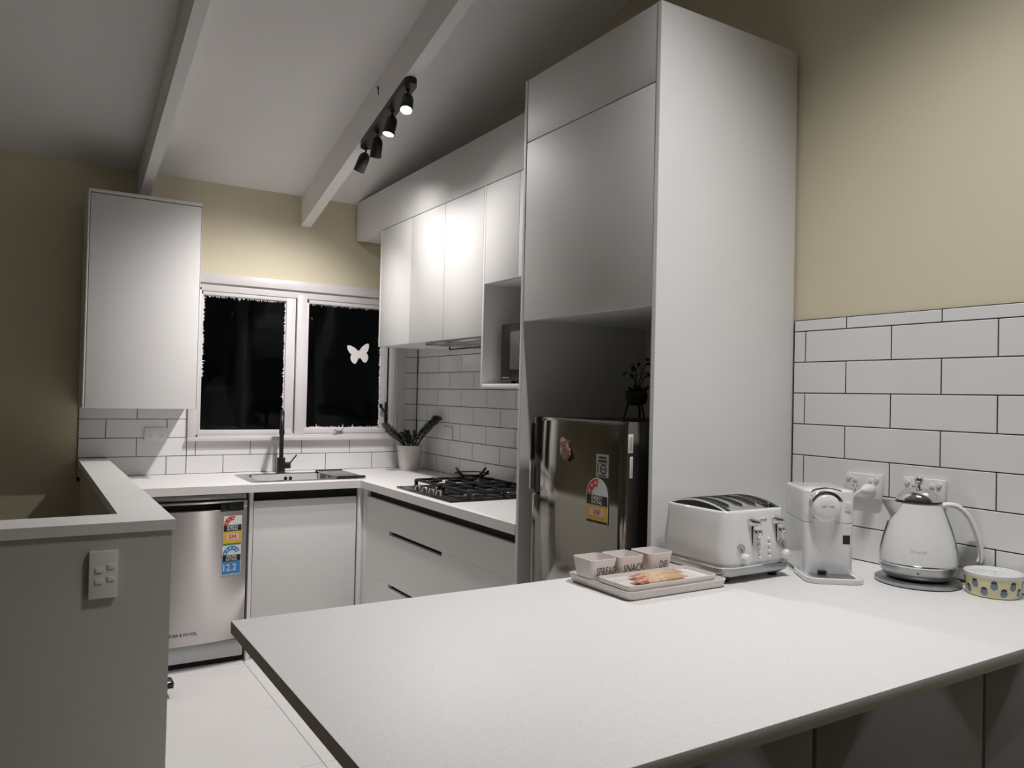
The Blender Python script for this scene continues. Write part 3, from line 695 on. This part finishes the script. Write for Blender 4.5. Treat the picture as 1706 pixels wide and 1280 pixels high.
# ------------------------------------------------------------------ peninsula
bm = rbox(-1.815, -.001, -.947, -.040, -.026, 0, .0015)
o = obj('peninsula_benchtop', bm, 'stone'); tag(o, 'large white speckled stone breakfast bench in the foreground', 'worktop')
t = thing('peninsula_cabinet', 'run of panelled cupboards under the foreground bench', 'cabinet', (-.80, -.49, -H))
bm = B(); box(bm, -1.50, -.003, -.905, -.08, -.82, -.028); obj('body', bm, 'laminate_inside', t)
xs = [-1.50, -1.105, -.59, -.003]
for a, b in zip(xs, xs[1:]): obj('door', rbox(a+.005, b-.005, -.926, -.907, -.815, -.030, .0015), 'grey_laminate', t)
bm = B(); box(bm, -1.48, -.003, -.86, -.10, -H, -.82); obj('kickboard', bm, 'laminate', t)

# ------------------------------------------------------------------ things on the peninsula
# serving tray
def dish(name, par, cx, cy, W, D, r, z0, h, fl, th, m='ceramic', deep=None):
    bm = B(); zf = z0+(th if deep is None else h-deep); k = 1 if deep is None else .3
    rings = [rrect(W-2*fl, D-2*fl, r*.7, z0+.0003, 5, cx, cy), rrect(W-2*fl+.006, D-2*fl+.006, r*.8, z0+.002, 5, cx, cy), rrect(W, D, r, z0+h-.002, 5, cx, cy), rrect(W-.001, D-.001, r, z0+h, 5, cx, cy), rrect(W-2*th+.001, D-2*th+.001, r*.85, z0+h, 5, cx, cy), rrect(W-2*th, D-2*th, r*.85, z0+h-.002, 5, cx, cy), rrect(W-2*fl*k-2*th, D-2*fl*k-2*th, r*.7, zf+.001, 5, cx, cy), rrect(W-2*fl*k-2*th-.012, D-2*fl*k-2*th-.012, r*.6, zf, 5, cx, cy)]
    loft(bm, rings); return obj(name, bm, m, par, angle=40)
o = dish('serving_tray', None, -.803, -.188, .336, .252, .020, 0, .022, .010, .005); tag(o, 'long cream ceramic tray carrying the bowls beside the toaster', 'tray')
o = dish('snack_plate', None, -.815, -.243, .302, .124, .016, .0055, .029, .008, .004, deep=.009); tag(o, 'narrow cream ceramic plate with two snack sticks on the tray', 'plate')
for bx, word, lab in ((-.933, 'SPREAD', 'left'), (-.841, 'SNACK', 'middle'), (-.739, 'DIP', 'right')):
    t = thing('dip_bowl', {'left': 'square cream bowl lettered SPREAD at the left of the tray', 'middle': 'square cream bowl lettered SNACK, middle of the three on the tray', 'right': 'square cream bowl lettered DIP, nearest the toaster'}[lab], 'bowl', (bx, -.133, .0055), 0, 'square bowls on the tray')
    dish('bowl_body', t, bx, -.133, .086, .086, .014, .0055, .066, .013, .0045)
    tw = {'SPREAD': .62, 'SNACK': .72, 'DIP': .62}[word]
    bm = text_bm(word, .030, .0003, tw, -.0002)
    for v in bm.verts: v.co.x += .008
    # front wall leans outward by 13 mm over 66
    Tt = frame((bx, -.133-.0387, .0405), (1,0,0), (0,-.159,.987)); put(bm, Tt)
    obj('lettering', bm, 'text_brown', t)
def snack(cx, cy, z, ang, lab):
    bm = B(); L_, W_ = .165, .042; rings = []
    for f, wf, hf in ((-.5, 1.0, .05), (-.44, 1.05, .10), (-.40, .95, .25), (-.34, 1, .9), (-.1, 1, 1), (.12, 1, 1), (.34, 1, .9), (.40, .95, .25), (.45, 1.05, .10), (.5, 1.0, .05)):
        rings.append([(f*L_, .5*W_*wf*math.cos(a*math.pi/5),   .0075*(1+hf*math.sin(a*math.pi/5))) for a in range(10)])
    loft(bm, rings)
    for f in bm.faces:
        x = f.calc_center_median().x/L_; f.material_index = 1 if x < -.33 or .08 < x < .16 or x > .40 else 0
    o = obj('snack_stick', bm, ['wrapper', 'wrapper_red'], None, room=False); o.location = (cx, cy, z+H); o.rotation_euler = (0, 0, ang)
    tag(o, lab, 'snack', 'snack sticks on the plate')
snack(-.830, -.266, .0256, math.radians(3), 'orange and red wrapped snack stick at the front of the plate')
snack(-.806, -.226, .0256, math.radians(5), 'orange and red wrapped snack stick at the back of the plate')

# toaster
t = thing('toaster', 'white and chrome four-slice toaster on the bench beside the tray', 'toaster', (-.502, -.170, 0))
def L(name, bm, m, par=None, angle=40): return obj(name, bm, m, par if par is not None else t, room=False, angle=angle)
W_, D_ = .262, .250
bm = B(); loft(bm, [rrect(W_-.02, D_-.02, .03, .013, 6), rrect(W_+.004, D_+.004, .036, .020, 6), rrect(W_+.012, D_+.012, .038, .030, 6), rrect(W_+.010, D_+.010, .038, .042, 6), rrect(W_-.004, D_-.004, .034, .046, 6)]); L('base', bm, 'base_steel')
bm = B(); loft(bm, [rrect(W_+.0125, D_+.0125, .038, .0405, 6), rrect(W_+.0125, D_+.0125, .038, .0435, 6), rrect(W_-.004, D_-.004, .034, .0475, 6)]); L('base_trim', bm, 'chrome')
bm = B(); loft(bm, [rrect(W_-.006, D_-.006, .034, .046, 6), rrect(W_, D_, .036, .056, 6), rrect(W_-.004, D_-.004, .036, .10, 6), rrect(W_-.014, D_-.012, .036, .15, 6), rrect(W_-.019, D_-.016, .034, .182, 6), rrect(W_-.022, D_-.019, .033, .187, 6), rrect(W_-.028, D_-.025, .030, .1885, 6), rrect(W_-.040, D_-.036, .026, .188, 6)]); L('body', bm, 'appliance_white', angle=60)
def topz(x, y): return .1885 + .020*(1-(y/(D_/2-.018))**2)
bm = B(); ny = 12; rings = []; hw = W_/2-.022
for i in range(ny+1):
    y = -(D_/2-.020)+(D_-.040)*i/ny; z = topz(0, y)
    rings.append([(-hw, y, .186), (-hw, y, z-.004), (-hw+.005, y, z), (hw-.005, y, z), (hw, y, z-.004), (hw, y, .186)])
loft(bm, rings); L('top_plate', bm, 'chrome', angle=40)
for sx in (-1, 1):
    bm = B(); rings = []
    for i in range(ny+1):
        y = -(D_/2-.020)+(D_-.040)*i/ny; z = topz(0, y); e = sx*(hw+.0006)
        rings.append([(e, y, .187), (e, y, z-.0045), (sx*(hw-.006), y, z+.0006), (sx*(hw-.020), y, z+.0006), (sx*(hw-.020), y, z-.002)])
    loft(bm, rings); L('dark_reflection_cheek', bm, 'black_gloss', angle=40)  # black flanks paint in the dark reflection of the chrome ends
def slot_strip(cx_, hw_, hl, lift):
    bm = B(); rings = []
    for i in range(15):
        y = -hl+2*hl*i/14; w_ = max(hw_*math.sqrt(max(0, 1-max(0, (abs(y)-(hl-hw_))/hw_)**2)), .0008); z = topz(0, y)
        rings.append([(cx_-w_, y, z-.004), (cx_-w_, y, z+lift), (cx_+w_, y, z+lift), (cx_+w_, y, z-.004)])
    loft(bm, rings); return bm
for k in range(4):
    cx_ = -.078+.052*k
    sl = L('slot_rim', slot_strip(cx_, .0165, .092, .0012), 'chrome'); L('bread_slot', slot_strip(cx_, .0130, .088, .0018), 'recess_black', sl)
for x in (-.095, .095):
    for y in (-.092, .092): bm = B(); lathe(bm, [(.012, 0), (.014, .014)], 14, x, y); L('foot', bm, 'black_matte')
yf = -D_/2
def front_y(z): return yf if z < .06 else yf + (.002*(z-.056)/.044 if z < .10 else .002 + .004*(z-.10)/.05)
TFc = lambda x, z, out=0: frame((x, front_y(z)-out, z), (1,0,0), (0,0,1))
for s, x in ((0, -.026), (1, .070)):
    bm = rbox(-.0018, .0018, -.052, .050, -.004, .0006, .0005, 1); L('lever_slot', put(bm, TFc(x+.004, .105)), 'recess_black')
    bm = B(); lathe(bm, [(.0135, .001), (.0130, .006), (.0075, .026), (.0055, .032), (.003, .033)], 18); lv = L('lever', put(bm, TFc(x, .158)), 'chrome')
    bm = B(); lathe(bm, [(.0065, 0), (.0065, .010), (.0085, .012), (.0085, .018), (.006, .020)], 16); L('button', put(bm, TFc(x+.018, .130)), 'chrome')
    bm = B(); lathe(bm, [(.0155, -.001), (.0155, .0022), (.0130, .0026)], 24); g_ = L('dial', put(bm, TFc(x-.043 if s == 0 else x+.026, .088, 0)), 'chrome')
    bm = B(); lathe(bm, [(.0128, .0020), (.0128, .0029)], 24); L('dial_face', put(bm, TFc(x-.043 if s == 0 else x+.026, .088, 0)), 'label_grey', g_)
    bm = rbox(-.0012, .0012, -.010, .004, .0028, .0034, .0003, 1); put(bm, Matrix.Rotation(.6, 4, 'Z')); L('dial_needle', put(bm, TFc(x-.043 if s == 0 else x+.026, .088, 0)), 'print_black', g_)
    bm = B(); lathe(bm, [(.0135, -.001), (.0130, .012), (.0110, .016), (.009, .017)], 22); kb = L('knob', put(bm, TFc(x-.030 if s == 0 else x+.034, .063)), 'plastic_white')
for k in range(4):
    for x in (.002, .042):
        bm = B(); lathe(bm, [(.0052, -.001), (.0052, .004), (.0035, .0062)], 12); L('push_button', put(bm, TFc(x, .108-.016*k)), 'appliance_white')
bm = rbox(-.014, .014, -.006, .006, -.002, .0008, .0008, 1); L('badge', put(bm, TFc(.024, .160)), 'plastic_white')
bm = text_bm("De'Longhi", .0075, .0003, .85); L('lettering', put(bm, TFc(.024, .160, .001)), 'print_grey')

# coffee machine, turned towards the camera
t = thing('coffee_machine', 'white pod coffee machine with chrome lever between toaster and kettle', 'coffee machine', (-.247, -.290, 0), math.radians(-36.9))
W_, D_ = .134, .205; fy = -D_/2
bm = B(); loft(bm, [rrect(.15, .155, .030, .0005, 6, 0, -.095), rrect(.154, .159, .032, .004, 6, 0, -.095), rrect(.154, .159, .032, .014, 6, 0, -.095), rrect(.146, .151, .029, .0155, 6, 0, -.095), rrect(.138, .143, .026, .012, 6, 0, -.095)]); L('drip_tray', bm, 'appliance_white')
bm = B(); loft(bm, [rrect(.112, .070, .02, .0122, 5, 0, -.127), rrect(.112, .070, .02, .0142, 5, 0, -.127)]); L('drip_grid', bm, 'base_steel')
bm = B(); loft(bm, [rrect(W_-.004, D_-.004, .018, .008, 6), rrect(W_, D_, .02, .014, 6), rrect(W_+.002, D_, .020, .15, 6), rrect(W_+.002, D_, .020, .1525, 6)]); L('body', bm, 'appliance_white', angle=50)
bm = B(); loft(bm, [rrect(W_+.002, D_, .020, .1537, 6), rrect(W_+.002, D_, .020, .235, 6), rrect(W_-.001, D_-.003, .019, .2395, 6), rrect(W_-.010, D_-.012, .015, .2425, 6)]); L('upper_body', bm, 'appliance_white', angle=50)
bm = B(); loft(bm, [rrect(W_-.006, D_-.006, .018, .1518, 6), rrect(W_-.006, D_-.006, .018, .1545, 6)]); L('seam', bm, 'print_grey')
# round brewing head on the front
TC = frame((-.014, fy, .196), (1,0,0), (0,0,1))
bm = B(); lathe(bm, [(.040, -.02), (.040, .010), (.0385, .020), (.033, .028), (.020, .032), (.004, .033)], 36); L('brew_head', put(bm, TC), 'appliance_white', angle=60)
bm = text_bm('NESPRESSO', .0075, .0003, .85, .0001); put(bm, Matrix.Translation((0, .004, .0326))); L('lettering', put(bm, TC), 'print_grey')
# tapered spout column below the head
bm = B(); rings = []
for z, wd, d in ((.165, .064, .020), (.13, .056, .013), (.09, .044, .007), (.03, .030, .0005)): rings.append([(-.014+wd/2*math.cos(a*math.pi/10), fy+.004-d*math.sin(a*math.pi/10), z) for a in range(11)])
loft(bm, rings); L('spout_column', bm, 'appliance_white', angle=60)
bm = rbox(-.030, -.008, fy-.012, fy+.004, .016, .022, .002); L('spout_slot', bm, 'recess_black')
# chrome lever that wraps the head
bm = B(); rings = []
for a in range(25, 156, 10):
    ca, sa = math.cos(math.radians(a)), math.sin(math.radians(a))
    rings.append([(-.014+r*ca, y, .196+r*sa) for r, y in ((.0415, fy-.024), (.0455, fy-.024), (.0455, fy+.018), (.0415, fy+.018))])
loft(bm, rings); L('lever', bm, 'chrome')
bm = B(); tube(bm, smoothpath([(-.056, fy-.018, .228), (-.050, fy-.022, .243), (-.014, fy-.026, .250), (.022, fy-.022, .243)], 4), [.003]*13, 8); L('lever_lip', bm, 'chrome')
bm = rbox(.040, .058, fy-.0022, fy+.002, .186, .212, .0015); bt = L('cup_button', bm, 'plastic_white')
for dx in (.045, .049, .053): bm = rbox(dx-.0008, dx+.0008, fy-.0026, fy-.002, .192, .206, .0003, 1); L('button_mark', bm, 'label_pink', bt)
bm = rbox(.036, .055, fy-.0008, fy+.001, .096, .120, .0003, 1); L('sticker', bm, 'print_black')

# kettle on its power base
t = thing('charging_dock', 'round grey dock under the kettle with a black cord', 'kettle dock', (-.120, -.512, 0))
bm = B(); lathe(bm, [(.100, .0005), (.107, .003), (.107, .010), (.102, .0135), (.05, .0145), (.015, .0145)], 40); L('plate', bm, 'base_steel', angle=50)
bm = B(); tube(bm, smoothpath([(.080, -.060, .007), (.100, -.080, .009), (.112, -.070, .006), (.114, -.02, .005), (.113, .10, .005)], 6), .0038, 8); L('cord', bm, 'black_matte')
t = thing('kettle', 'white cone-shaped kettle with chrome lid and loop handle', 'kettle', (-.120, -.512, .0147), math.radians(-45))
# local +x is the handle side, -x the spout
bm = B(); lathe(bm, [(.072, .0002), (.084, .006), (.0925, .020), (.0955, .032), (.0958, .038)], 40); L('base_ring', bm, 'base_steel', angle=60)
bm = B(); lathe(bm, [(.0958, .0378), (.0970, .0395), (.0970, .0435), (.0955, .0450)], 40, cap0=False, cap1=False); L('chrome_band', bm, 'chrome', angle=60)
bm = B(); lathe(bm, [(.0955, .0447), (.0950, .055), (.0925, .075), (.086, .105), (.077, .135), (.067, .165), (.0585, .190), (.0555, .201), (.0545, .204)], 40); L('body', bm, 'appliance_white', angle=60)
bm = B(); lathe(bm, [(.0565, .2035), (.0575, .207), (.0560, .2095)], 36); L('lid_band', bm, 'black_gloss')
bm = B(); lathe(bm, [(.0568, .2090), (.0565, .2125), (.050, .224), (.036, .235), (.018, .241), (.006, .243)], 36); L('lid', bm, 'chrome', angle=60)
bm = B(); lathe(bm, [(.0045, .241), (.0045, .250), (.0095, .253), (.0125, .260), (.0115, .268), (.006, .272), (.001, .2725)], 18); L('lid_knob', bm, 'chrome', angle=60)
bm = B(); rings = []
for f, hw, z0, z1 in ((-.050, .030, .125, .203), (-.065, .024, .150, .204), (-.080, .014, .178, .205), (-.091, .003, .199, .206)):
    rings.append([(f, -hw, z1), (f, -hw*.8, (z0+z1)/2), (f, 0, z0), (f, hw*.8, (z0+z1)/2), (f, hw, z1)])
loft(bm, rings); L('spout', bm, 'steel_plain', angle=60)
bm = B(); tube(bm, smoothpath([(-.092, 0, .040), (-.094, 0, .07), (-.086, 0, .11), (-.075, 0, .148)], 5), .0035, 6); L('front_trim', bm, 'steel_plain')
hp = smoothpath([(.045, 0, .192), (.072, 0, .199), (.098, 0, .194), (.121, 0, .172), (.138, 0, .138), (.150, 0, .100), (.154, 0, .068), (.150, 0, .050)], 5)
bm = B(); rings = []
for i, p_ in enumerate(hp):
    tg = (hp[min(i+1, len(hp)-1)]-hp[max(i-1, 0)]).normalized(); nn = Vector((0,1,0)).cross(tg).normalized(); wy, wn = .0105, .0075
    rings.append([p_ + Vector((0,1,0))*wy*math.cos(a*math.pi/6) + nn*wn*math.sin(a*math.pi/6) for a in range(12)])
loft(bm, rings); L('handle', bm, 'plastic_white', angle=60)
bm = B(); tube(bm, [q+Vector((0,-.0098,0)) + (Vector((-.0045,0,-.0035))) for q in hp], .0014, 6); L('handle_trim', bm, 'base_steel')
bm = B(); tube(bm, smoothpath([(.0565, 0, .196), (.069, 0, .163), (.082, 0, .128), (.093, 0, .085), (.0985, 0, .050)], 5), .0042, 8); L('rear_trim', bm, 'base_steel')
bm = rbox(.088, .110, -.012, .012, .034, .044, .003); L('switch', bm, 'chrome')
TK = Matrix.Rotation(math.radians(-44.5+0), 4, 'Z')
def on_cone(x, z):      # lettering curved onto the cone, seen from the camera
    r = .0955 if z < .055 else .0955-(z-.05)*.30
    return r
bm = text_bm("De'Longhi", .0115, .0003, .9); a0 = math.radians(-104)   # direction of the camera in the kettle's frame
for v in bm.verts:
    a = a0 + v.co.x/.093; z = .082+v.co.y*.97; r = .0915-(z-.075)*.215+.0006+v.co.z; v.co = Vector((r*math.cos(a), r*math.sin(a), z))
L('lettering', bm, 'print_grey')
bm = B(); lathe(bm, [(.0022, 0), (.0022, .0012)], 10); L('pilot_light', put(bm, Matrix.Rotation(a0, 4, 'Z') @ frame((.0938, 0, .026), (0,1,0), (0,0,1))), 'recess_black')

# yellow patterned bowl with clear lid
t = thing('lidded_bowl', 'yellow bowl with blue fruit pattern and a white lid by the kettle', 'bowl', (-.071, -.683, 0))
bm = B(); lathe(bm, [(.056, .0005), (.060, .003), (.0635, .030), (.0655, .052), (.0660, .054), (.064, .055)], 44); L('bowl_body', bm, 'bowl_yellow', angle=60)
bm = B(); lathe(bm, [(.0662, .0505), (.0672, .052), (.0672, .0585), (.065, .0605), (.060, .0595), (.058, .0565), (.02, .0565)], 44); L('lid', bm, 'lid_plastic', angle=40)
for k in range(18):
    a = math.radians(8+20*k); zc = .016 if k % 2 else .033; bm = B()
    def cyl(poly, off, mi):
        b2 = B(); vs = []
        for x, y in poly:
            z = zc+y; r = .0603+(z-.003)*.115+off; aa = a+x/.0635; vs.append(b2.verts.new((r*math.cos(aa), r*math.sin(aa), z)))
        c_ = (sum((v.co for v in vs), Vector())/len(vs)); 
        cv = b2.verts.new(c_*1.0+Vector((math.cos(a), math.sin(a), 0))*.0004)
        for i in range(len(vs)): b2.faces.new((vs[i], vs[(i+1) % len(vs)], cv))
        for f in b2.faces: f.material_index = mi
        merge(bm, b2)
    cyl(arc(0, -.001, .0088, 0, 345, 16), .0003, 0)
    cyl(arc(0, .0052, .0070, 10, 170, 8)+arc(0, .0052, .0036, 170, 10, 6), .0009, 1)
    L('fruit_print', bm, ['print_blue', 'print_black'])

# black rounded thing on the floor, half hidden behind the half wall
t = thing('floor_pedal', 'small black pedal with a chrome edge on the floor behind the half wall', 'pedal', (-1.66, 2.05, -H))
obj('pedal_plate', rbox(-1.76, -1.588, 2.02, 2.10, -H+.040, -H+.075, .014, 3), 'black_gloss', t)
obj('pedal_edge', rbox(-1.74, -1.590, 2.017, 2.024, -H+.040, -H+.048, .002), 'chrome', t)
obj('pedal_foot', rbox(-1.75, -1.615, 2.03, 2.09, -H+.0003, -H+.041, .012, 3), 'black_gloss', t)

# ------------------------------------------------------------------ track lights on the beam
def aim(d):
    z = -Vector(d).normalized(); x = Vector((0,1,0)).cross(z)
    if x.length < 1e-3: x = Vector((1,0,0))
    x.normalize(); y = z.cross(x); return Matrix((x, y, z)).transposed().to_4x4()
def track(label, yc, aims, watts, lit, cone, colour):
    x = -.767; zc = ceil_z(yc)-BH; t = thing('track_light', label, 'spotlight', (x, yc, zc-.030))
    ln = .285; bm = B(); pl = []
    for a in range(-90, 91, 15): pl.append((.031*math.cos(math.radians(a)), ln-.031+.031*math.sin(math.radians(a)+0) if a >= 0 else None))
    pl = [(.031*math.cos(math.radians(a)), ln-.031+.031*math.sin(math.radians(a))) for a in range(0, 181, 15)] + [(.031*math.cos(math.radians(a)), -ln+.031+.031*math.sin(math.radians(a))) for a in range(180, 361, 15)]
    loft(bm, [[(x+u, yc+v, zc-SLOPE*v-dz) for u, v in pl] for dz in (.030, .0005)]); obj('mounting_bar', bm, 'black_matte', t, angle=40)
    for i, (dy, d) in enumerate(aims):
        top = Vector((x, yc+dy, zc-SLOPE*dy-.028)); piv = top+Vector((0,0,-.034)); R_ = aim(d)
        bm = B(); tube(bm, [top, piv], .0045, 10); lathe(bm, [(.009, -.012), (.009, .004)], 12); bm.verts.ensure_lookup_table()
        for v in bm.verts[-24:]: v.co += top
        obj('stem', bm, 'black_matte', t)
        hd = bpy.data.objects.new('lamp_head', None)
        bm = B(); lathe(bm, [(.007, .006), (.016, .003), (.024, -.008), (.0275, -.024), (.0275, -.092), (.0262, -.0935), (.0245, -.091), (.0235, -.086)], 28, cap1=False)
        hd = obj('lamp_head', bm, 'black_matte', t, room=False, angle=50); hd.matrix_local = Matrix.Translation(piv+UP-t.location) @ R_
        bm = B(); lathe(bm, [(.0238, -.0860), (.0238, -.0885), (.012, -.0905), (.001, -.091)], 24); ln_ = obj('lens', bm, 'lamp_glow' if lit[i] else 'lamp_dark_lens', hd, room=False)
        ld = bpy.data.lights.new('spot_beam', 'SPOT'); ld.energy = watts[i]; ld.color = colour; ld.spot_size = math.radians(cone[i]); ld.spot_blend = 1.0; ld.shadow_soft_size = .022
        lo = bpy.data.objects.new('spot_beam', ld); C.objects.link(lo); lo.parent = hd; lo.location = (0, 0, -.096)
track('black four-head spotlight track on the beam above the hob', 1.73,
      ((-.235, (-.26, -.42, -.87)), (-.065, (-.26, -.12, -.96)), (.115, (.00, .22, -.97)), (.265, (-.20, .48, -.85))),
      [KITCHEN_W*.55, KITCHEN_W*.95, KITCHEN_W*.32, KITCHEN_W*1.15], (1, 1, 0, 0), (140, 150, 168, 112), LAMP_COL)
track('black four-head spotlight track on the beam above the breakfast bench', -.92,
      ((-.235, (-.05, .04, -.99)), (-.075, (.06, .06, -.98)), (.085, (-.08, .08, -.99)), (.245, (.02, .08, -.98))),
      [BENCH_W]*4, (1, 1, 1, 1), (106, 106, 106, 106), BENCH_COL)
